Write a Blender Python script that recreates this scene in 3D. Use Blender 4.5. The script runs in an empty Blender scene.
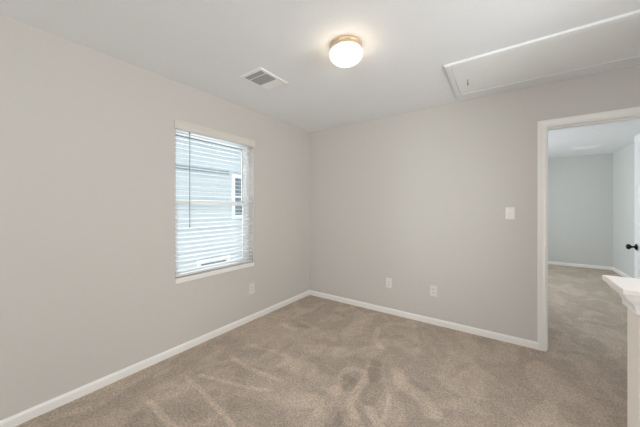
import bpy, bmesh, math, random
from mathutils import Vector, Matrix
random.seed(4)
S = bpy.context.scene
COL = S.collection

# ------------------------------------------------------------------ camera
HH = 2.44                                    # ceiling height
cam_d = bpy.data.cameras.new('camera')
cam = bpy.data.objects.new('camera', cam_d); COL.objects.link(cam)
cam_d.sensor_width = 36.0; cam_d.lens = 36.0 * 263.0 / 640.0
cam_d.shift_y = -6.3 / 640.0
cam_d.clip_start = 0.02
cam.location = (2.410, -3.147, 1.312)
cam.rotation_euler = (math.radians(90), 0, math.radians(35.2))
S.camera = cam

# ------------------------------------------------------------------ world, lights, exposure
W = bpy.data.worlds.new('sky'); S.world = W; W.use_nodes = True
wn = W.node_tree.nodes; wl = W.node_tree.links
bg = wn['Background']; bg.inputs[0].default_value = (0.90, 0.955, 1.0, 1); bg.inputs[1].default_value = 1.7

def area(name, loc, rot, sx, sy, power, color):
    l = bpy.data.lights.new(name, 'AREA'); l.shape = 'RECTANGLE'; l.size = sx; l.size_y = sy
    l.energy = power; l.color = color
    o = bpy.data.objects.new(name, l); COL.objects.link(o)
    o.location = loc; o.rotation_euler = rot
    return o
# fill lamps outside added, unseen windows; daylight_west sits outside the seen one
area('fill_south', (2.1, -6.83, 1.45), (math.radians(90), 0, 0), 2.6, 1.4, 60, (1.0, 1.0, 1.0))
area('fill_right_wall', (4.17, -2.0, 1.45), (0, math.radians(90), 0), 1.4, 1.2, 56, (1.0, 0.985, 0.98))  # added beyond the half wall to brighten the left side
area('fill_far_room', (0.58, 2.6, 1.45), (0, math.radians(-90), 0), 1.4, 1.6, 92, (0.91, 0.955, 1.0))
area('daylight_west', (-0.35, -1.5275, 1.4), (0, math.radians(-90), 0), 1.4, 0.95, 20, (0.90, 0.95, 1.0))

S.view_settings.view_transform = 'Standard'
S.view_settings.look = 'None'
S.view_settings.exposure = 0.2
S.view_settings.gamma = 1.0
S.view_settings.use_curve_mapping = False

# ------------------------------------------------------------------ helpers
def srgb(r, g, b):
    f = lambda c: (c/255/12.92) if c/255 <= 0.04045 else ((c/255+0.055)/1.055)**2.4
    return (f(r), f(g), f(b), 1)

def mat(name, col, rough=0.6, metal=0.0, bump=0.0, scale=200.0, spec=0.5, var=0.0, emis=None, es=0.0):
    m = bpy.data.materials.new(name); m.use_nodes = True
    nt = m.node_tree; n = nt.nodes; l = nt.links; p = n['Principled BSDF']
    p.inputs['Base Color'].default_value = col
    p.inputs['Roughness'].default_value = rough
    p.inputs['Metallic'].default_value = metal
    p.inputs['Specular IOR Level'].default_value = spec
    if emis:
        p.inputs['Emission Color'].default_value = emis; p.inputs['Emission Strength'].default_value = es
    tc = n.new('ShaderNodeTexCoord')
    nz = n.new('ShaderNodeTexNoise'); nz.inputs['Scale'].default_value = scale; nz.inputs['Detail'].default_value = 3
    l.new(tc.outputs['Object'], nz.inputs['Vector'])
    if bump:
        b = n.new('ShaderNodeBump'); b.inputs['Strength'].default_value = bump; b.inputs['Distance'].default_value = 0.002
        l.new(nz.outputs['Fac'], b.inputs['Height']); l.new(b.outputs['Normal'], p.inputs['Normal'])
    if var:
        mx = n.new('ShaderNodeMixRGB'); mx.blend_type = 'MULTIPLY'; mx.inputs['Fac'].default_value = 1
        mx.inputs['Color1'].default_value = col
        rp = n.new('ShaderNodeMapRange'); rp.inputs['To Min'].default_value = 1-var; rp.inputs['To Max'].default_value = 1+var
        l.new(nz.outputs['Fac'], rp.inputs['Value']); l.new(rp.outputs['Result'], mx.inputs['Color2'])
        l.new(mx.outputs['Color'], p.inputs['Base Color'])
    return m

def bm_box(bm, x0, x1, y0, y1, z0, z1, bevel=0.0, seg=2):
    r = bmesh.ops.create_cube(bm, size=1.0)
    vs = r['verts']
    for v in vs:
        v.co = Vector(((x0+x1)/2 + v.co.x*(x1-x0), (y0+y1)/2 + v.co.y*(y1-y0), (z0+z1)/2 + v.co.z*(z1-z0)))
    if bevel:
        es = list({e for v in vs for e in v.link_edges})
        bmesh.ops.bevel(bm, geom=es, offset=bevel, segments=seg, affect='EDGES', profile=0.5)

def lathe(bm, prof, segs=48, M=None):
    """prof: list of (r, z) -> surface of revolution about z."""
    M = M or Matrix()
    rings = []
    for r, z in prof:
        if r < 1e-6: rings.append([bm.verts.new(M @ Vector((0, 0, z)))])
        else: rings.append([bm.verts.new(M @ Vector((r*math.cos(2*math.pi*i/segs), r*math.sin(2*math.pi*i/segs), z))) for i in range(segs)])
    for a, b in zip(rings, rings[1:]):
        for i in range(segs):
            j = (i+1) % segs
            if len(a) == 1 and len(b) == 1: continue
            if len(a) == 1: bm.faces.new((a[0], b[i], b[j]))
            elif len(b) == 1: bm.faces.new((a[i], a[j], b[0]))
            else: bm.faces.new((a[i], a[j], b[j], b[i]))
    bmesh.ops.recalc_face_normals(bm, faces=bm.faces)

def sweep(bm, prof, p0, p1, u, v):
    """extrude closed 2-D profile (a, b) with axes u, v from p0 to p1"""
    p0, p1, u, v = map(Vector, (p0, p1, u, v))
    A = [bm.verts.new(p0 + u*a + v*b) for a, b in prof]
    B = [bm.verts.new(p1 + u*a + v*b) for a, b in prof]
    n = len(prof)
    for i in range(n):
        j = (i+1) % n
        bm.faces.new((A[i], A[j], B[j], B[i]))
    bm.faces.new(A); bm.faces.new(B[::-1])
    bmesh.ops.recalc_face_normals(bm, faces=bm.faces)

def obj(name, bm, m, parent=None, smooth=False, loc=None):
    me = bpy.data.meshes.new(name); bm.to_mesh(me); bm.free()
    if smooth:
        for p in me.polygons: p.use_smooth = True
    me.materials.append(m)
    o = bpy.data.objects.new(name, me); COL.objects.link(o)
    if loc: o.location = loc
    if parent: o.parent = parent
    return o

def box(name, m, x0, x1, y0, y1, z0, z1, parent=None, bevel=0.0):
    bm = bmesh.new(); bm_box(bm, x0, x1, y0, y1, z0, z1, bevel)
    return obj(name, bm, m, parent)

def struct(o, label=None, cat=None):
    o['kind'] = 'structure'
    if label: o['label'] = label
    if cat: o['category'] = cat
    return o

def thing(name, label, cat, loc, rot=(0, 0, 0), group=None):
    o = bpy.data.objects.new(name, None); COL.objects.link(o)
    o.empty_display_size = 0.1
    o.location = loc; o.rotation_euler = rot; o['label'] = label; o['category'] = cat
    if group: o['group'] = group
    return o

# ------------------------------------------------------------------ materials
M_wall = mat('wall_paint', srgb(214, 209, 204), 0.85, bump=0.25, scale=260, spec=0.2)
M_hall = mat('far_room_paint', srgb(214, 214, 210), 0.85, bump=0.2, scale=260, spec=0.2)
M_ceil = mat('ceiling_paint', srgb(247, 248, 250), 0.9, bump=0.6, scale=160, spec=0.1)
M_trim = mat('trim_paint', srgb(249, 246, 242), 0.38, bump=0.05, scale=60)
M_cap = mat('cap_paint', srgb(244, 237, 232), 0.35, bump=0.05, scale=60)
M_half = mat('half_wall_paint', srgb(242, 232, 222), 0.7, bump=0.2, scale=260, spec=0.2)
M_hatch = mat('hatch_paint', srgb(248, 249, 249), 0.6, bump=0.1, scale=80)
M_doorp = mat('door_paint', srgb(248, 248, 248), 0.4, bump=0.05, scale=60)
M_blind = mat('blind_vinyl', srgb(230, 230, 230), 0.45, bump=0.05, scale=40)
M_valance = mat('valance_vinyl', srgb(226, 220, 211), 0.5, bump=0.05, scale=40)
M_vinyl = mat('window_vinyl', srgb(240, 240, 238), 0.4, bump=0.03, scale=40)
M_wand = mat('wand_plastic', srgb(128, 130, 136), 0.3, bump=0.02)
M_cord = mat('white_cord', srgb(225, 225, 222), 0.8, bump=0.2, scale=400)
M_edge = mat('dark_edge_strip', srgb(70, 78, 84), 0.7, bump=0.1)  # dark strip along the pane edges
M_plate = mat('plate_plastic', srgb(236, 232, 226), 0.35, bump=0.02)
M_slot = mat('socket_slot', srgb(70, 66, 62), 0.6, bump=0.05)
M_screw = mat('plate_screw', srgb(200, 196, 190), 0.3, metal=0.6, bump=0.02)
M_vent = mat('vent_enamel', srgb(250, 250, 249), 0.45, bump=0.03)
M_duct = mat('duct_grey', srgb(160, 160, 164), 0.7, bump=0.1)
M_louv_shade = mat('shaded_louver', srgb(178, 178, 180), 0.5, bump=0.03)  # greyer copy of the vent enamel: shade on tilted blades put into colour
M_brass = mat('brushed_brass', srgb(222, 196, 166), 0.42, metal=0.5, bump=0.05, scale=90)
M_bronze = mat('dark_bronze', srgb(42, 40, 40), 0.25, metal=0.9, bump=0.03, scale=90)
M_blackcord = mat('black_cord', srgb(40, 38, 36), 0.8, bump=0.2)
M_globe = mat('frosted_glass', srgb(250, 244, 228), 0.35, bump=0.02, emis=(1.0, 0.86, 0.64, 1), es=6.0)
M_hinge = mat('hinge_metal', srgb(60, 56, 52), 0.35, metal=0.8, bump=0.03)
M_siding = mat('siding_paint', srgb(202, 209, 213), 0.7, bump=0.2, scale=30)
M_htrim = mat('house_trim', srgb(246, 248, 250), 0.6, bump=0.1)
M_band = mat('house_band', srgb(150, 160, 168), 0.7, bump=0.1)
M_shingle = mat('roof_shingle', srgb(128, 126, 126), 0.9, bump=0.6, scale=40, var=0.2)
M_pane = mat('house_window_pane', srgb(112, 128, 140), 0.15, bump=0.02)
M_lawn = mat('lawn_grass', srgb(104, 122, 80), 0.95, bump=0.6, scale=60, var=0.3)

def glass_mat():
    m = bpy.data.materials.new('window_glass'); m.use_nodes = True
    nt = m.node_tree; n = nt.nodes; l = nt.links
    n.remove(n['Principled BSDF'])
    t = n.new('ShaderNodeBsdfTransparent'); t.inputs[0].default_value = (0.96, 0.98, 0.98, 1)
    g = n.new('ShaderNodeBsdfGlossy'); g.inputs['Roughness'].default_value = 0.02
    mx = n.new('ShaderNodeMixShader')
    fr = n.new('ShaderNodeFresnel'); fr.inputs['IOR'].default_value = 1.35
    l.new(fr.outputs[0], mx.inputs[0]); l.new(t.outputs[0], mx.inputs[1]); l.new(g.outputs[0], mx.inputs[2])
    l.new(mx.outputs[0], n['Material Output'].inputs['Surface'])
    return m
M_glass = glass_mat()

def carpet_mat():
    m = bpy.data.materials.new('carpet_pile'); m.use_nodes = True
    nt = m.node_tree; n = nt.nodes; l = nt.links; p = n['Principled BSDF']
    p.inputs['Roughness'].default_value = 1.0; p.inputs['Specular IOR Level'].default_value = 0.05
    p.inputs['Sheen Weight'].default_value = 0.15; p.inputs['Sheen Roughness'].default_value = 0.6
    geo = n.new('ShaderNodeNewGeometry'); pos = geo.outputs['Position']
    def math_(op, a, b=None, clamp=False):
        q = n.new('ShaderNodeMath'); q.operation = op; q.use_clamp = clamp
        for i, v in enumerate((a, b)):
            if v is None: continue
            if isinstance(v, (int, float)): q.inputs[i].default_value = v
            else: l.new(v, q.inputs[i])
        return q.outputs[0]
    def noise(scale, detail=2, vec=pos, dist=0.0, rough=0.5):
        q = n.new('ShaderNodeTexNoise'); q.inputs['Scale'].default_value = scale
        q.inputs['Detail'].default_value = detail; q.inputs['Distortion'].default_value = dist
        q.inputs['Roughness'].default_value = rough
        l.new(vec, q.inputs['Vector']); return q
    def ramp(v, a, b, lo, hi):
        q = n.new('ShaderNodeMapRange'); q.interpolation_type = 'SMOOTHSTEP'
        q.inputs['From Min'].default_value = a; q.inputs['From Max'].default_value = b
        q.inputs['To Min'].default_value = lo; q.inputs['To Max'].default_value = hi
        l.new(v, q.inputs['Value']); return q.outputs['Result']
    # patches where the pile was pushed the other way by foot and vacuum
    mp = n.new('ShaderNodeMapping'); mp.inputs['Rotation'].default_value = (0, 0, math.radians(50)); mp.inputs['Scale'].default_value = (1.0, 0.6, 1)
    l.new(pos, mp.inputs['Vector'])
    patch = ramp(noise(3.6, 3, mp.outputs[0], 0.9, 0.55).outputs['Fac'], 0.44, 0.58, 0.0, 1.0)
    wob = noise(5, 2)
    sub = n.new('ShaderNodeVectorMath'); sub.operation = 'SUBTRACT'; l.new(wob.outputs['Color'], sub.inputs[0]); sub.inputs[1].default_value = (0.5, 0.5, 0.5)
    scl = n.new('ShaderNodeVectorMath'); scl.operation = 'SCALE'; l.new(sub.outputs[0], scl.inputs[0]); scl.inputs['Scale'].default_value = 0.045
    add = n.new('ShaderNodeVectorMath'); add.operation = 'ADD'; l.new(pos, add.inputs[0]); l.new(scl.outputs[0], add.inputs[1])
    wpos = add.outputs[0]
    patch2 = ramp(noise(11, 4, wpos, 0.6).outputs['Fac'], 0.42, 0.62, 0.0, 1.0)
    def traces(strokes):
        total = None
        for pts, w, s in strokes:
            for a, b in zip(pts, pts[1:]):
                a = Vector((a[0], a[1], 0)); b = Vector((b[0], b[1], 0)); d = b-a; L2 = d.length_squared
                s1 = n.new('ShaderNodeVectorMath'); s1.operation = 'SUBTRACT'; l.new(wpos, s1.inputs[0]); s1.inputs[1].default_value = a
                dt = n.new('ShaderNodeVectorMath'); dt.operation = 'DOT_PRODUCT'; l.new(s1.outputs[0], dt.inputs[0]); dt.inputs[1].default_value = d/L2
                t = math_('ADD', dt.outputs['Value'], 0.0, True)
                s2 = n.new('ShaderNodeVectorMath'); s2.operation = 'SCALE'; s2.inputs[0].default_value = d; l.new(t, s2.inputs['Scale'])
                s3 = n.new('ShaderNodeVectorMath'); s3.operation = 'DISTANCE'; l.new(s1.outputs[0], s3.inputs[0]); l.new(s2.outputs[0], s3.inputs[1])
                v = ramp(s3.outputs['Value'], w*0.4, w*0.85, s, 0.0)
                total = v if total is None else math_('MAXIMUM', total, v)
        return total
    light = traces(STROKES); dark = traces(DARK)
    fine = noise(420, 2).outputs['Fac']
    med = noise(120, 2).outputs['Fac']
    tuft = noise(60, 3, rough=0.8).outputs['Fac']
    k = math_('MULTIPLY', patch, 0.17)
    k = math_('ADD', k, math_('MULTIPLY', patch2, 0.10))
    k = math_('ADD', k, math_('MULTIPLY', light, 0.24)); k = math_('SUBTRACT', k, math_('MULTIPLY', dark, 0.20))
    k = math_('ADD', k, 0.85)
    tf = math_('ADD', math_('MULTIPLY', ramp(fine, 0.3, 0.7, 0, 1), 0.34), math_('MULTIPLY', ramp(med, 0.3, 0.7, 0, 1), 0.26))
    k = math_('MULTIPLY', k, math_('ADD', math_('ADD', tf, 0.54), math_('MULTIPLY', ramp(tuft, 0.36, 0.64, 0, 1), 0.32)))
    mx = n.new('ShaderNodeVectorMath'); mx.operation = 'SCALE'; mx.inputs[0].default_value = srgb(200, 182, 165)[:3]
    l.new(k, mx.inputs['Scale']); l.new(mx.outputs[0], p.inputs['Base Color'])
    b = n.new('ShaderNodeBump'); b.inputs['Strength'].default_value = 0.7; b.inputs['Distance'].default_value = 0.006
    l.new(math_('ADD', fine, med), b.inputs['Height']); l.new(b.outputs['Normal'], p.inputs['Normal'])
    return m
# vacuum tracks: (points, width, strength)
STROKES = [
 ([(0.458, -2.007), (0.66, -1.946), (0.85, -1.889), (1.044, -1.814)], 0.03, 0.9),
 ([(0.396, -2.079), (0.611, -2.097), (0.85, -2.133), (1.034, -2.151), (1.087, -2.163)], 0.03, 1),
 ([(0.442, -1.702), (0.701, -1.731), (0.889, -1.703), (1.02, -1.693)], 0.035, 0.9),
 ([(0.441, -1.471), (0.659, -1.438), (0.879, -1.429), (1.081, -1.45)], 0.035, 0.6),
 ([(0.352, -0.995), (0.566, -0.988)], 0.05, 0.7),
 ([(0.12, -0.912), (0.373, -0.861)], 0.04, 0.4),
 ([(1.368, -1.421), (1.357, -1.316), (1.399, -1.238), (1.479, -1.229), (1.541, -1.325), (1.55, -1.467), (1.559, -1.592), (1.631, -1.676)], 0.045, 0.9),
 ([(1.749, -1.372), (1.788, -1.529), (1.796, -1.595)], 0.03, 0.9),
 ([(1.7, -1.074), (1.804, -1.216), (1.935, -1.263), (2.028, -1.359)], 0.09, 0.9),
 ([(1.28, -0.452), (1.331, -0.668), (1.446, -0.803)], 0.05, 0.7),
 ([(1.682, -1.565), (1.794, -1.648)], 0.05, 0.9),
 ([(1.462, -1.882), (1.443, -1.734), (1.41, -1.542)], 0.08, 0.8),
 ([(0.934, -1.491), (1.097, -1.47)], 0.14, 0.8),
 ([(1.175, -1.799), (1.343, -1.723)], 0.12, 0.7),
 ([(0.919, -1.215), (1.207, -1.089)], 0.12, 0.6),
 ([(0.431, -2.233), (0.486, -2.194)], 0.14, 0.6),
 ([(0.442, -2.359), (0.572, -2.356), (0.734, -2.362), (0.827, -2.363)], 0.035, 1),
]
DARK = [
 ([(1.392, -1.377), (1.472, -1.374), (1.477, -1.471)], 0.06, 1),
 ([(1.54, -1.186), (1.636, -1.335), (1.647, -1.488)], 0.09, 0.9),
 ([(1.819, -1.129), (1.933, -1.15)], 0.05, 0.8),
 ([(1.573, -1.804), (1.559, -1.691)], 0.045, 0.8),
 ([(1.642, -1.593), (1.723, -1.681)], 0.05, 0.9),
 ([(0.722, -0.351), (0.735, -0.356)], 0.09, 0.9),
 ([(1.345, -1.065), (1.524, -1.074)], 0.08, 0.7),
 ([(0.977, -2.023), (1.248, -1.982)], 0.14, 0.7),
 ([(-0.004, -1.699), (0.084, -1.593)], 0.12, 0.5),
 ([(0.507, -0.886), (0.632, -0.876)], 0.06, 0.7),
 ([(0.619, -2.46), (0.697, -2.298)], 0.2, 0.6),
 ([(1.531, -0.526), (1.667, -0.607)], 0.1, 0.7),
]
M_carpet = carpet_mat()

# ------------------------------------------------------------------ setting
T = 0.16
WY0, WY1, WZ0, WZ1 = -1.972, -1.082, 0.640, 2.060        # window opening in the left wall
DX0, DX1, DZ = 2.713, 3.520, 2.040                       # doorway in the back wall
SX0, SX1, SZ0, SZ1 = 0.8, 3.4, 0.7, 2.1                # added, unseen window behind the camera
XE = 3.95; YS = -6.6                                     # room extents
FY = 4.86; FXE = 4.24; FXW = 0.80                        # far room
FWY0, FWY1 = 1.8, 3.4  # opening for the added far room window

struct(box('floor', M_carpet, -T, FXE+0.12, YS-T, FY+0.12, -0.15, 0.0))
struct(box('ceiling', M_ceil, -T, FXE+0.12, YS-T, FY+0.12, HH, HH+0.15))

def wall_with_hole(name, m, axis, c0, c1, u0, u1, hu0, hu1, hz0, hz1):
    bm = bmesh.new()
    def b(a0, a1, z0, z1):
        if a1-a0 < 1e-4 or z1-z0 < 1e-4: return
        if axis == 'x': bm_box(bm, c0, c1, a0, a1, z0, z1)
        else: bm_box(bm, a0, a1, c0, c1, z0, z1)
    b(u0, hu0, 0, HH); b(hu1, u1, 0, HH); b(hu0, hu1, 0, hz0); b(hu0, hu1, hz1, HH)
    return struct(obj(name, bm, m))
wall_with_hole('wall_left', M_wall, 'x', -T, 0, YS, 0.12, WY0, WY1, WZ0, WZ1)
wall_with_hole('wall_back', M_wall, 'y', 0, 0.12, 0, FXE, DX0, DX1, 0, DZ)
wall_with_hole('wall_front', M_wall, 'y', YS-T, YS, -T, XE+0.12, SX0, SX1, SZ0, SZ1)
wall_with_hole('wall_right', M_wall, 'x', XE, XE+0.16, YS, 0, -2.6, -1.4, SZ0, SZ1)
struct(box('wall_far_room_back', M_hall, FXW-T, FXE+0.12, FY, FY+0.12, 0, HH))
struct(box('wall_far_room_right', M_hall, FXE, FXE+0.12, 0.0, FY, 0, HH))
wall_with_hole('wall_far_room_left', M_hall, 'x', FXW-T, FXW, 0.12, FY, FWY0, FWY1, SZ0, SZ1)

BP = [(0, 0), (0.013, 0), (0.013, 0.05), (0.010, 0.058), (0.006, 0.064), (0, 0.066)]
def baseboard(name, p0, p1, inward):
    bm = bmesh.new(); sweep(bm, BP, (p0[0], p0[1], 0), (p1[0], p1[1], 0), (inward[0], inward[1], 0), (0, 0, 1))
    return struct(obj(name, bm, M_trim))
baseboard('baseboard_left', (0, YS), (0, 0), (1, 0))
baseboard('baseboard_back', (0.0, 0), (DX0-0.062, 0), (0, -1))
baseboard('baseboard_front', (0, YS), (XE, YS), (0, 1))
baseboard('baseboard_right', (XE, YS), (XE, 0), (-1, 0))
baseboard('baseboard_far_room_back', (FXW, FY), (FXE, FY), (0, -1))
baseboard('baseboard_far_room_right', (FXE, 0.12), (FXE, FY), (-1, 0))
baseboard('baseboard_far_room_left', (FXW, 0.12), (FXW, FY), (1, 0))

# door trim: jamb lining + moulded casing on both sides of the wall
bm = bmesh.new()
cw = 0.062
CP = [(0, 0), (0, 0.010), (0.006, 0.014), (0.022, 0.012), (0.040, 0.016), (0.054, 0.019), (cw, 0.017), (cw, 0)]   # (across, out)
def casing_ring(bm, yface, out):
    # mitred U-shaped casing; inner edge shows a 4 mm reveal
    r = 0.004; x0, x1, zt = DX0-0, DX1+0, DZ
    pathA = []
    sections = []
    for (cx, cz, dx, dz) in ((x0, 0.0, -1, 0), (x0, zt, -1, 1), (x1, zt, 1, 1), (x1, 0.0, 1, 0)):
        sections.append([bm.verts.new((cx+dx*a, yface+out*b, cz+dz*a)) for a, b in CP])
    for A, B in zip(sections, sections[1:]):
        for i in range(len(CP)):
            j = (i+1) % len(CP)
            bm.faces.new((A[i], A[j], B[j], B[i]))
    bm.faces.new(sections[0]); bm.faces.new(sections[-1][::-1])
casing_ring(bm, 0.0, -1); casing_ring(bm, 0.12, 1)
bm_box(bm, DX0-0.001, DX0+0.004, 0.0, 0.12, 0, DZ)
bm_box(bm, DX1-0.004, DX1+0.001, 0.0, 0.12, 0, DZ)
bm_box(bm, DX0, DX1, 0.0, 0.12, DZ-0.004, DZ+0.001)
bm_box(bm, DX0+0.004, DX0+0.016, 0.035, 0.080, 0, DZ-0.004)
bm_box(bm, DX1-0.016, DX1-0.004, 0.035, 0.080, 0, DZ-0.004)
bm_box(bm, DX0+0.016, DX1-0.016, 0.035, 0.080, DZ-0.016, DZ-0.004)
bmesh.ops.recalc_face_normals(bm, faces=bm.faces)
struct(obj('trim_1', bm, M_trim), 'white moulded casing around the open doorway', 'door frame')

# open door leaf, hinged on the right jamb and swung 90 degrees into the far room
def door_leaf():
    x0, x1 = 3.475, 3.510; y0, y1 = 0.135, 0.858; z0, z1 = 0.012, 2.028
    st = 0.095
    rails = [(z0, 0.215), (0.455, 0.58), (0.82, 0.945), (1.175, 1.30), (1.54, 1.665), (1.90, z1)]
    bm = bmesh.new()
    bm_box(bm, x0, x1, y0, y0+st, z0, z1); bm_box(bm, x0, x1, y1-st, y1, z0, z1)
    for a, b in rails: bm_box(bm, x0, x1, y0+st, y1-st, a, b)
    d = obj('door_1', bm, M_doorp); struct(d, 'white panelled door standing open into the far room', 'door')
    for a, b in zip(rails, rails[1:]):
        zb, zt = a[1], b[0]; bm = bmesh.new()
        bm_box(bm, x0+0.011, x1-0.011, y0+st, y1-st, zb, zt)
        for s, xf in ((1, x0), (-1, x1)):     # sloped sticking + raised field
            ya, yb = y0+st, y1-st
            o = [(ya, zb), (yb, zb), (yb, zt), (ya, zt)]
            i_ = [(ya+0.02, zb+0.02), (yb-0.02, zb+0.02), (yb-0.02, zt-0.02), (ya+0.02, zt-0.02)]
            O = [bm.verts.new((xf, *q)) for q in o]; I = [bm.verts.new((xf+s*0.0105, *q)) for q in i_]
            for k in range(4):
                kk = (k+1) % 4; bm.faces.new((O[k], O[kk], I[kk], I[k]))
            bm_box(bm, *(sorted((xf+s*0.006, xf+s*0.011))), ya+0.045, yb-0.045, zb+0.045, zt-0.045, 0.002, 1)
        obj('door_panel', bm, M_doorp, d)
    for s, xf in ((-1, x0), (1, x1)):
        Mx = Matrix.Translation((xf, 0.805, 0.915)) @ Matrix.Rotation(math.radians(90)*s, 4, 'Y')
        bm = bmesh.new()
        lathe(bm, [(0, 0), (0.032, 0), (0.032, 0.004), (0.026, 0.009), (0.013, 0.011), (0.0105, 0.016), (0.010, 0.030),
                   (0.014, 0.036), (0.022, 0.042), (0.0265, 0.050), (0.027, 0.056), (0.024, 0.064), (0.016, 0.069), (0, 0.071)], 32, Mx)
        k = obj('door_knob', bm, M_bronze, d, True); k['label'] = 'round dark bronze knob'
    for z in (0.25, 1.02, 1.80):
        bm = bmesh.new(); bm_box(bm, 3.508, 3.5155, 0.125, 0.165, z-0.045, z+0.045, 0.001, 1)
        lathe(bm, [(0, -0.047), (0.005, -0.047), (0.005, 0.047), (0, 0.047)], 12, Matrix.Translation((3.512, 0.128, z)))
        obj('hinge', bm, M_hinge, d)
door_leaf()

# window in the left wall ------------------------------------------------
def window(name, y0, y1, z0, z1, xo, xi, mk, label):
    """frame as boxes along a wall; mk maps (depth, along, z) boxes"""
    fr = bmesh.new(); f = 0.032
    def b(bm, d0, d1, a0, a1, c0, c1, bev=0.0): mk(bm, d0, d1, a0, a1, c0, c1, bev)
    b(fr, xo, xi, y0, y0+f, z0, z1); b(fr, xo, xi, y1-f, y1, z0, z1)
    b(fr, xo, xi, y0+f, y1-f, z0, z0+f); b(fr, xo, xi, y0+f, y1-f, z1-f, z1)
    w = obj(name, fr, M_vinyl); struct(w, label, 'window')
    zm = (z0+z1)/2
    dm = (xo+xi)/2
    for k, (a, c, d0, d1) in enumerate(((z0+f, zm+0.02, dm+0.002, xi-0.008), (zm-0.02, z1-f, xo+0.008, dm-0.002))):
        bm = bmesh.new(); s = 0.026
        b(bm, d0, d1, y0+f, y0+f+s, a, c); b(bm, d0, d1, y1-f-s, y1-f, a, c)
        b(bm, d0, d1, y0+f+s, y1-f-s, a, a+s+0.006); b(bm, d0, d1, y0+f+s, y1-f-s, c-s-0.006, c)
        sash = obj('window_sash', bm, M_vinyl, w)
        bm = bmesh.new(); m_ = (d0+d1)/2
        b(bm, m_-0.002, m_+0.002, y0+f+s, y1-f-s, a+s+0.006, c-s-0.006)
        obj('window_pane', bm, M_glass, sash)
        bm = bmesh.new(); g = 0.006
        for (p, q, r_, t_) in ((y0+f+s, y0+f+s+g, a+s, c-s), (y1-f-s-g, y1-f-s, a+s, c-s), (y0+f+s, y1-f-s, a+s+.006, a+s+g+.006), (y0+f+s, y1-f-s, c-s-g-.006, c-s-.006)):
            b(bm, m_+0.002, m_+0.006, p, q, r_, t_)
        obj('pane_edge', bm, M_edge, sash)
    return w
def mkx(bm, d0, d1, a0, a1, c0, c1, bev=0): bm_box(bm, d0, d1, a0, a1, c0, c1, bev)
def mky(bm, d0, d1, a0, a1, c0, c1, bev=0): bm_box(bm, a0, a1, *sorted((d0, d1)), c0, c1, bev)
window('window_1', WY0, WY1, WZ0+0.0, WZ1, -0.155, -0.085, mkx, 'white single-hung window behind the horizontal blind')
window('added_window_2', SX0, SX1, SZ0, SZ1, YS-0.155, YS-0.085, mky, 'added unseen wide white window behind the viewer')  # added out of view as an opening for the south fill lamp
window('added_window_3', FWY0, FWY1, SZ0, SZ1, FXW-0.155, FXW-0.085, mkx, 'added unseen white window in the far room')  # unseen; added so the far room lamp has an opening
window('added_window_4', -2.6, -1.4, SZ0, SZ1, XE+0.085, XE+0.155, mkx, 'added unseen white window in the right wall beyond the half wall')  # unseen window added for the lamp at the right wall
# sill board
bm = bmesh.new()
bm_box(bm, -0.085, 0.0, WY0, WY1, 0.640, 0.672)
bm_box(bm, 0.0, 0.012, WY0-0.002, WY1+0.002, 0.628, 0.672, 0.003)
struct(obj('trim_2', bm, M_trim), 'white sill board under the window blind', 'window sill')

# ------------------------------------------------------------------ window blind (a thing)
bl = thing('window_blind', 'white horizontal slat blind with a beige valance hanging in the window', 'blind', (-0.035, (WY0+WY1)/2, 0.665))
def local(bm, root):
    bmesh.ops.translate(bm, verts=bm.verts, vec=-Vector(root.location))
def part(name, bm, m, root, smooth=False):
    local(bm, root); return obj(name, bm, m, root, smooth)
BY0, BY1 = WY0+0.006, WY1-0.006
bm = bmesh.new()
VP_ = [(0.0, 0), (0.016, 0), (0.019, 0.006), (0.019, 0.050), (0.024, 0.060), (0.024, 0.076), (0.0, 0.076)]
sweep(bm, VP_, (0.002, WY0-0.014, 2.012), (0.002, WY1+0.008, 2.012), (1, 0, 0), (0, 0, 1))
part('valance', bm, M_valance, bl)
bm = bmesh.new(); bm_box(bm, -0.062, -0.004, BY0, BY1, 2.010, 2.056, 0.002)
part('head_rail', bm, M_blind, bl)
bm = bmesh.new()
pitch = 0.0435; z = 1.985; nz = 0; ang = math.radians(-7)
while z > 0.722:
    # shallow curved slat: 5 points across, 2.5 mm thick
    top = []; bot = []
    for i in range(5):
        u = (i/4-0.5)*0.050; c = 0.0022*(1-(2*u/0.05)**2)
        for lst, t in ((top, 0.0013), (bot, -0.0013)):
            lst.append((u*math.cos(ang)-(c+t)*math.sin(ang), u*math.sin(ang)+(c+t)*math.cos(ang)))
    sweep(bm, top+bot[::-1], (-0.034, BY0+0.004, z), (-0.034, BY1-0.004, z), (1, 0, 0), (0, 0, 1))
    z -= pitch
part('slats', bm, M_blind, bl)
bm = bmesh.new(); bm_box(bm, -0.060, -0.009, BY0+0.004, BY1-0.004, 0.680, 0.700, 0.004)
part('bottom_rail', bm, M_blind, bl)
for y in (BY0+0.14, (BY0+BY1)/2, BY1-0.14):
    bm = bmesh.new()
    for x in (-0.0605, -0.0075):
        lathe(bm, [(0, 0.70), (0.0009, 0.70), (0.0009, 2.012), (0, 2.012)], 6, Matrix.Translation((x, y, 0)))
    part('ladder_cord', bm, M_cord, bl)
bm = bmesh.new()
lathe(bm, [(0, 1.12), (0.0045, 1.12), (0.0055, 1.14), (0.0038, 1.155), (0.0034, 1.98), (0.003, 2.0), (0, 2.0)], 8, Matrix.Translation((0.004, -1.843, 0)))
bm_box(bm, -0.006, 0.006, -1.846, -1.840, 1.995, 2.014)
w_ = part('tilt_wand', bm, M_wand, bl); w_['label'] = 'thin grey tilt wand'

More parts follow.
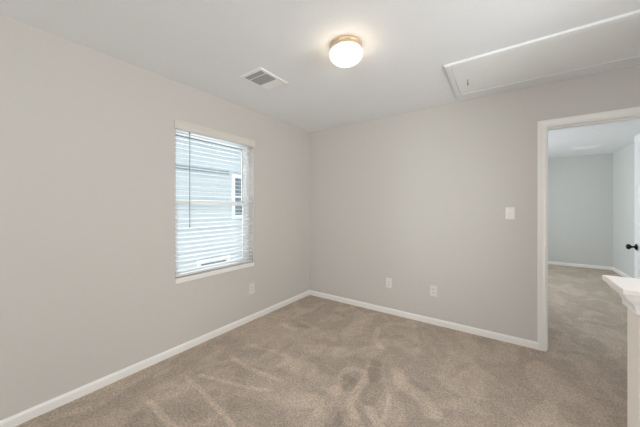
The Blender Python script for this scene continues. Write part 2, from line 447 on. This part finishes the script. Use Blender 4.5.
# ------------------------------------------------------------------ half wall with cap (right foreground)
hw = thing('half_wall', 'white capped half wall ending in the right foreground', 'half wall', (3.3, -1.96, 0))
HX = 2.722; HY0, HY1 = -2.010, -1.919; HT = 1.069
bm = bmesh.new(); bm_box(bm, HX, XE, HY0, HY1, 0, HT); part('wall_core', bm, M_half, hw)
bm = bmesh.new(); bm_box(bm, 2.674, XE, -2.072, -1.881, HT, HT+0.017, 0.003); part('cap_board', bm, M_cap, hw)
# cove moulding wrapped around the three free sides, mitred
bm = bmesh.new()
CV = [(0, 0), (0, 0.062), (0.036, 0.062), (0.036, 0.052), (0.030, 0.042), (0.015, 0.028), (0.009, 0.010), (0.009, 0)]
secs = []
for (x, y, dx, dy) in ((XE, HY1, 0, 1), (HX, HY1, -1, 1), (HX, HY0, -1, -1), (XE, HY0, 0, -1)):
    secs.append([bm.verts.new((x+dx*a, y+dy*a, HT-0.062+b)) for a, b in CV])
for A, B in zip(secs, secs[1:]):
    for i in range(len(CV)):
        j = (i+1) % len(CV); bm.faces.new((A[i], A[j], B[j], B[i]))
bm.faces.new(secs[0]); bm.faces.new(secs[-1][::-1]); bmesh.ops.recalc_face_normals(bm, faces=bm.faces)
part('cap_moulding', bm, M_trim, hw)

# ------------------------------------------------------------------ ceiling lamp
lx, ly = 1.503, -1.547
la = thing('ceiling_lamp', 'lit round flush ceiling lamp with frosted globe and brass ring', 'lamp', (lx, ly, HH))
bm = bmesh.new()
lathe(bm, [(0, 0), (0.108, 0), (0.110, -0.004), (0.110, -0.016), (0.106, -0.020), (0.106, -0.026), (0.110, -0.029), (0.111, -0.044), (0.106, -0.047), (0.100, -0.047), (0.100, -0.040), (0, -0.040)], 64)
obj('lamp_base', bm, M_brass, la, True)
bm = bmesh.new(); pr = []
for i in range(17):
    t = i/16*math.pi*0.5
    pr.append((0.1135*math.cos(t)**0.8 if i < 16 else 0, -0.060-0.068*math.sin(t)))
pr = [(0.098, -0.042), (0.103, -0.046), (0.109, -0.050), (0.1125, -0.055)] + pr
lathe(bm, pr, 64); obj('lamp_globe', bm, M_globe, la, True)

# ------------------------------------------------------------------ ceiling air vents
def vent(label, loc, w, h, sections, group=None):
    """w along x, h along y; sections: list of (x0, x1, y0, y1, open)"""
    v = thing('air_vent', label, 'vent', loc, group=group)
    bm = bmesh.new(); o = [(-w/2, -h/2), (w/2, -h/2), (w/2, h/2), (-w/2, h/2)]; q = 0.029
    i_ = [(a-math.copysign(q, a), b-math.copysign(q, b)) for a, b in o]
    m_ = [(a-math.copysign(0.006, a), b-math.copysign(0.006, b)) for a, b in o]
    R0 = [bm.verts.new((a, b, 0)) for a, b in o]; R1 = [bm.verts.new((a, b, -0.009)) for a, b in m_]
    R2 = [bm.verts.new((a, b, -0.009)) for a, b in i_]; R3 = [bm.verts.new((a, b, 0)) for a, b in i_]
    for A, B in ((R0, R1), (R1, R2), (R2, R3)):
        for k in range(4):
            kk = (k+1) % 4; bm.faces.new((A[k], A[kk], B[kk], B[k]))
    for (x0, x1, y0, y1, kind) in sections[1:]:
        bm_box(bm, x0, x1, y0-0.009, y0+0.001, -0.009, -0.001)
    obj('vent_frame', bm, M_vent, v)
    bm = bmesh.new(); bm_box(bm, i_[0][0], i_[2][0], i_[0][1], i_[2][1], -0.002, -0.0005); obj('vent_duct', bm, M_duct, v)
    for (x0, x1, y0, y1, kind) in sections:
        bm = bmesh.new()
        if kind == 'x':     # blades run along y, tilted
            n = max(3, int((x1-x0)/0.013)); th = 0.0100
            for k in range(n):
                xc = x0+(x1-x0)*(k+0.5)/n; s = -0.0055
                sweep(bm, [(-0.0058, -0.0035), (-0.0048, -0.0035), (0.0058, 0.0030), (0.0048, 0.0030)], (xc, y0, -0.0065), (xc, y1, -0.0065), (1, 0, 0), (0, 0, 1))
        elif kind == 'y':
            n = max(3, int((y1-y0)/0.016))
            for k in range(n):
                yc = y0+(y1-y0)*(k+0.5)/n
                sweep(bm, [(-0.0048, -0.0035), (-0.0038, -0.0035), (0.0048, 0.0030), (0.0038, 0.0030)], (x0, yc, -0.0065), (x1, yc, -0.0065), (0, 1, 0), (0, 0, 1))
        elif kind == 'w':   # wide blades facing the viewer, seen closed
            n = 5
            for k in range(n):
                yc = y0+(y1-y0)*(k+0.5)/n
                sweep(bm, [(-0.0090, 0.0030), (-0.0086, 0.0040), (0.0100, -0.0036), (0.0098, -0.0046)], (x0, yc, -0.0050), (x1, yc, -0.0050), (0, 1, 0), (0, 0, 1))
        else:               # blades opening the other way: seen closed
            n = max(3, int((x1-x0)/0.013))
            for k in range(n):
                xc = x0+(x1-x0)*(k+0.5)/n
                sweep(bm, [(-0.0075, 0.0030), (-0.0065, 0.0030), (0.0075, -0.0035), (0.0065, -0.0035)], (xc, y0, -0.0055), (xc, y1, -0.0055), (1, 0, 0), (0, 0, 1))
        obj('vent_louvers', bm, M_louv_shade if kind in 'xy' else M_vent, v)  # open sections take the shade-grey copy
    return v
vw, vh = 0.31, 0.31
a = -vh/2+0.022; b = vh/2-0.022
vent('square white air vent in the near ceiling beside the lamp', (0.670, -1.530, HH), 0.262, 0.330,
     [(-0.1005, 0.1005, -0.1355, -0.085, 'x'), (-0.1005, 0.1005, -0.076, 0.042, 'x'), (-0.1005, 0.1005, 0.051, 0.1355, 'w')])
vent('small white air vent in the far room ceiling seen through the doorway', (3.65, 3.80, HH), 0.38, 0.30,
     [(-0.168, 0.168, -0.128, -0.004, 'w'), (-0.168, 0.168, 0.004, 0.128, 'w')])

# ------------------------------------------------------------------ attic hatch
ah = thing('attic_hatch', 'long white attic hatch in the ceiling above the doorway', 'attic hatch', (2.70, -0.535, HH))
hx0, hx1, hy0, hy1 = 2.012, 3.40, -0.870, -0.185
bm = bmesh.new()
HP = [(0, 0), (0, -0.013), (0.003, -0.016), (0.034, -0.020), (0.036, -0.019), (0.036, 0)]
secs = []
for (x, y, dx, dy) in ((hx0, hy0, 1, 1), (hx1, hy0, -1, 1), (hx1, hy1, -1, -1), (hx0, hy1, 1, -1)):
    secs.append([bm.verts.new((x+dx*a_, y+dy*a_, HH+b_)) for a_, b_ in HP])
for k in range(4):
    A, B = secs[k], secs[(k+1) % 4]
    for i in range(len(HP)):
        j = (i+1) % len(HP); bm.faces.new((A[i], A[j], B[j], B[i]))
bmesh.ops.recalc_face_normals(bm, faces=bm.faces)
part('hatch_frame', bm, M_hatch, ah)
bm = bmesh.new(); bm_box(bm, hx0+0.039, hx1-0.039, hy0+0.039, hy1-0.039, HH-0.016, HH+0.0, 0.0015, 1)
part('hatch_panel', bm, M_hatch, ah)
bm = bmesh.new()
lathe(bm, [(0, -0.070), (0.004, -0.068), (0.0045, -0.057), (0.002, -0.053), (0.002, -0.020), (0, -0.020)], 8, Matrix.Translation((2.143, -0.545, HH)))
c_ = part('pull_cord', bm, M_blackcord, ah); c_['label'] = 'short black pull cord'

# ------------------------------------------------------------------ outlets and switch
def outlet(label, loc, rotz):
    """face looks along local -y; origin at the plate centre on the wall"""
    o = thing('wall_outlet', label, 'outlet', loc, (0, 0, rotz))
    bm = bmesh.new(); bm_box(bm, -0.037, 0.037, -0.006, 0.0, -0.060, 0.060, 0.0025); obj('cover_plate', bm, M_plate, o)
    for zc in (-0.020, 0.020):
        bm = bmesh.new(); bm_box(bm, -0.017, 0.017, -0.0085, -0.004, zc-0.0145, zc+0.0145, 0.004); s = obj('socket', bm, M_plate, o)
        bm = bmesh.new()
        bm_box(bm, -0.0078, -0.0054, -0.0089, -0.008, zc-0.003, zc+0.007); bm_box(bm, 0.0054, 0.0078, -0.0089, -0.008, zc-0.003, zc+0.006)
        lathe(bm, [(0, 0), (0.0026, 0), (0.0026, 0.0009), (0, 0.0009)], 12, Matrix.Translation((0, -0.008, zc-0.008)) @ Matrix.Rotation(math.radians(90), 4, 'X'))
        obj('slots', bm, M_slot, s)
    bm = bmesh.new(); lathe(bm, [(0, 0), (0.003, 0), (0.003, 0.001), (0, 0.0014)], 12, Matrix.Translation((0, -0.006, 0)) @ Matrix.Rotation(math.radians(90), 4, 'X'))
    obj('screw', bm, M_screw, o)
    return o
outlet('white wall outlet on the left wall, low beyond the window', (0, -1.107, 0.368), math.radians(90))
outlet('white wall outlet on the back wall, nearer to the room corner', (1.233, 0, 0.376), 0)
outlet('white wall outlet on the back wall, nearer to the doorway', (1.749, 0, 0.374), 0)
sw = thing('light_switch', 'white toggle light switch on the back wall beside the doorway', 'switch', (2.446, 0, 1.253))
bm = bmesh.new(); bm_box(bm, -0.038, 0.038, -0.006, 0.0, -0.060, 0.060, 0.0025); obj('cover_plate', bm, M_plate, sw)
bm = bmesh.new(); bm_box(bm, -0.0055, 0.0055, -0.0068, -0.005, -0.012, 0.012); t_ = obj('toggle_surround', bm, M_screw, sw)
bm = bmesh.new(); sweep(bm, [(-0.004, 0), (0.004, 0), (0.003, 0.012), (-0.003, 0.012)], (-0.0042, -0.006, 0.001), (0.0042, -0.006, 0.001), (0, -0.25, 0.97), (0, -0.97, -0.25)); obj('toggle', bm, M_plate, sw)
for zc in (-0.030, 0.030):
    bm = bmesh.new(); lathe(bm, [(0, 0), (0.003, 0), (0.003, 0.001), (0, 0.0014)], 12, Matrix.Translation((0, -0.006, zc)) @ Matrix.Rotation(math.radians(90), 4, 'X'))
    obj('screw', bm, M_screw, sw)

# ------------------------------------------------------------------ outside: neighbouring house and ground
struct(box('ground', M_lawn, -16, -T, -14, 14, -3.05, -2.95))
nh = thing('neighboring_house', 'pale blue-grey sided house seen through the window blind', 'house', (-3.2, 0, -2.95))
NX = -3.0
bm = bmesh.new()
ny0, ny1 = -6.0, 6.0; holes = [(0.89, 1.95, 1.12, 2.02), (0.01, 0.66, -1.1, 0.08)]
prof = []; z = -2.95; lap = 0.165
zs = []
while z < 3.0:
    # lap board courses; interrupt them at the windows
    segs = [(ny0, ny1)]
    for (a0, a1, c0, c1) in holes:
        if z+lap > c0 and z < c1:
            ns = []
            for (s0, s1) in segs:
                if a0 > s0 and a1 < s1: ns += [(s0, a0), (a1, s1)]
                else: ns.append((s0, s1))
            segs = ns
    for s0, s1 in segs:
        sweep(bm, [(-0.02, 0), (0.022, 0), (0.006, lap), (-0.02, lap)], (NX, s0, z), (NX, s1, z), (1, 0, 0), (0, 0, 1))
    z += lap
bm_box(bm, -7.5, NX-0.02, ny0, ny1, -2.95, 3.0)
part('siding_wall', bm, M_siding, nh)
for (a0, a1, c0, c1) in holes:
    bm = bmesh.new(); f = 0.09
    bm_box(bm, NX-0.015, NX+0.035, a0-f, a0, c0-f, c1+f); bm_box(bm, NX-0.015, NX+0.035, a1, a1+f, c0-f, c1+f)
    bm_box(bm, NX-0.015, NX+0.035, a0, a1, c0-f, c0); bm_box(bm, NX-0.015, NX+0.035, a0, a1, c1, c1+f)
    zm = (c0+c1)/2; bm_box(bm, NX-0.01, NX+0.012, a0, a1, zm-0.02, zm+0.02)
    fr = part('house_window', bm, M_htrim, nh)
    bm = bmesh.new(); bm_box(bm, NX-0.018, NX-0.006, a0, a1, c0, c1); bmesh.ops.translate(bm, verts=bm.verts, vec=-Vector(nh.location))
    obj('house_window_pane', bm, M_pane, fr)
bm = bmesh.new(); bm_box(bm, NX, NX+0.045, ny0, 0.72, 2.09, 2.17); part('trim_band', bm, M_band, nh)
bm = bmesh.new(); bm_box(bm, NX-0.02, NX+0.42, ny0, ny1, 2.96, 3.0); bm_box(bm, NX+0.42, NX+0.45, ny0, ny1, 2.92, 3.12)
part('eave', bm, M_htrim, nh)
bm = bmesh.new(); sweep(bm, [(0.47, 0.10), (0.47, 0.14), (-2.25, 1.60), (-4.97, 0.14), (-4.97, 0.10), (-2.25, 1.50)], (NX, ny0-0.2, 3.0), (NX, ny1+0.2, 3.0), (1, 0, 0), (0, 0, 1))
part('roof', bm, M_shingle, nh)
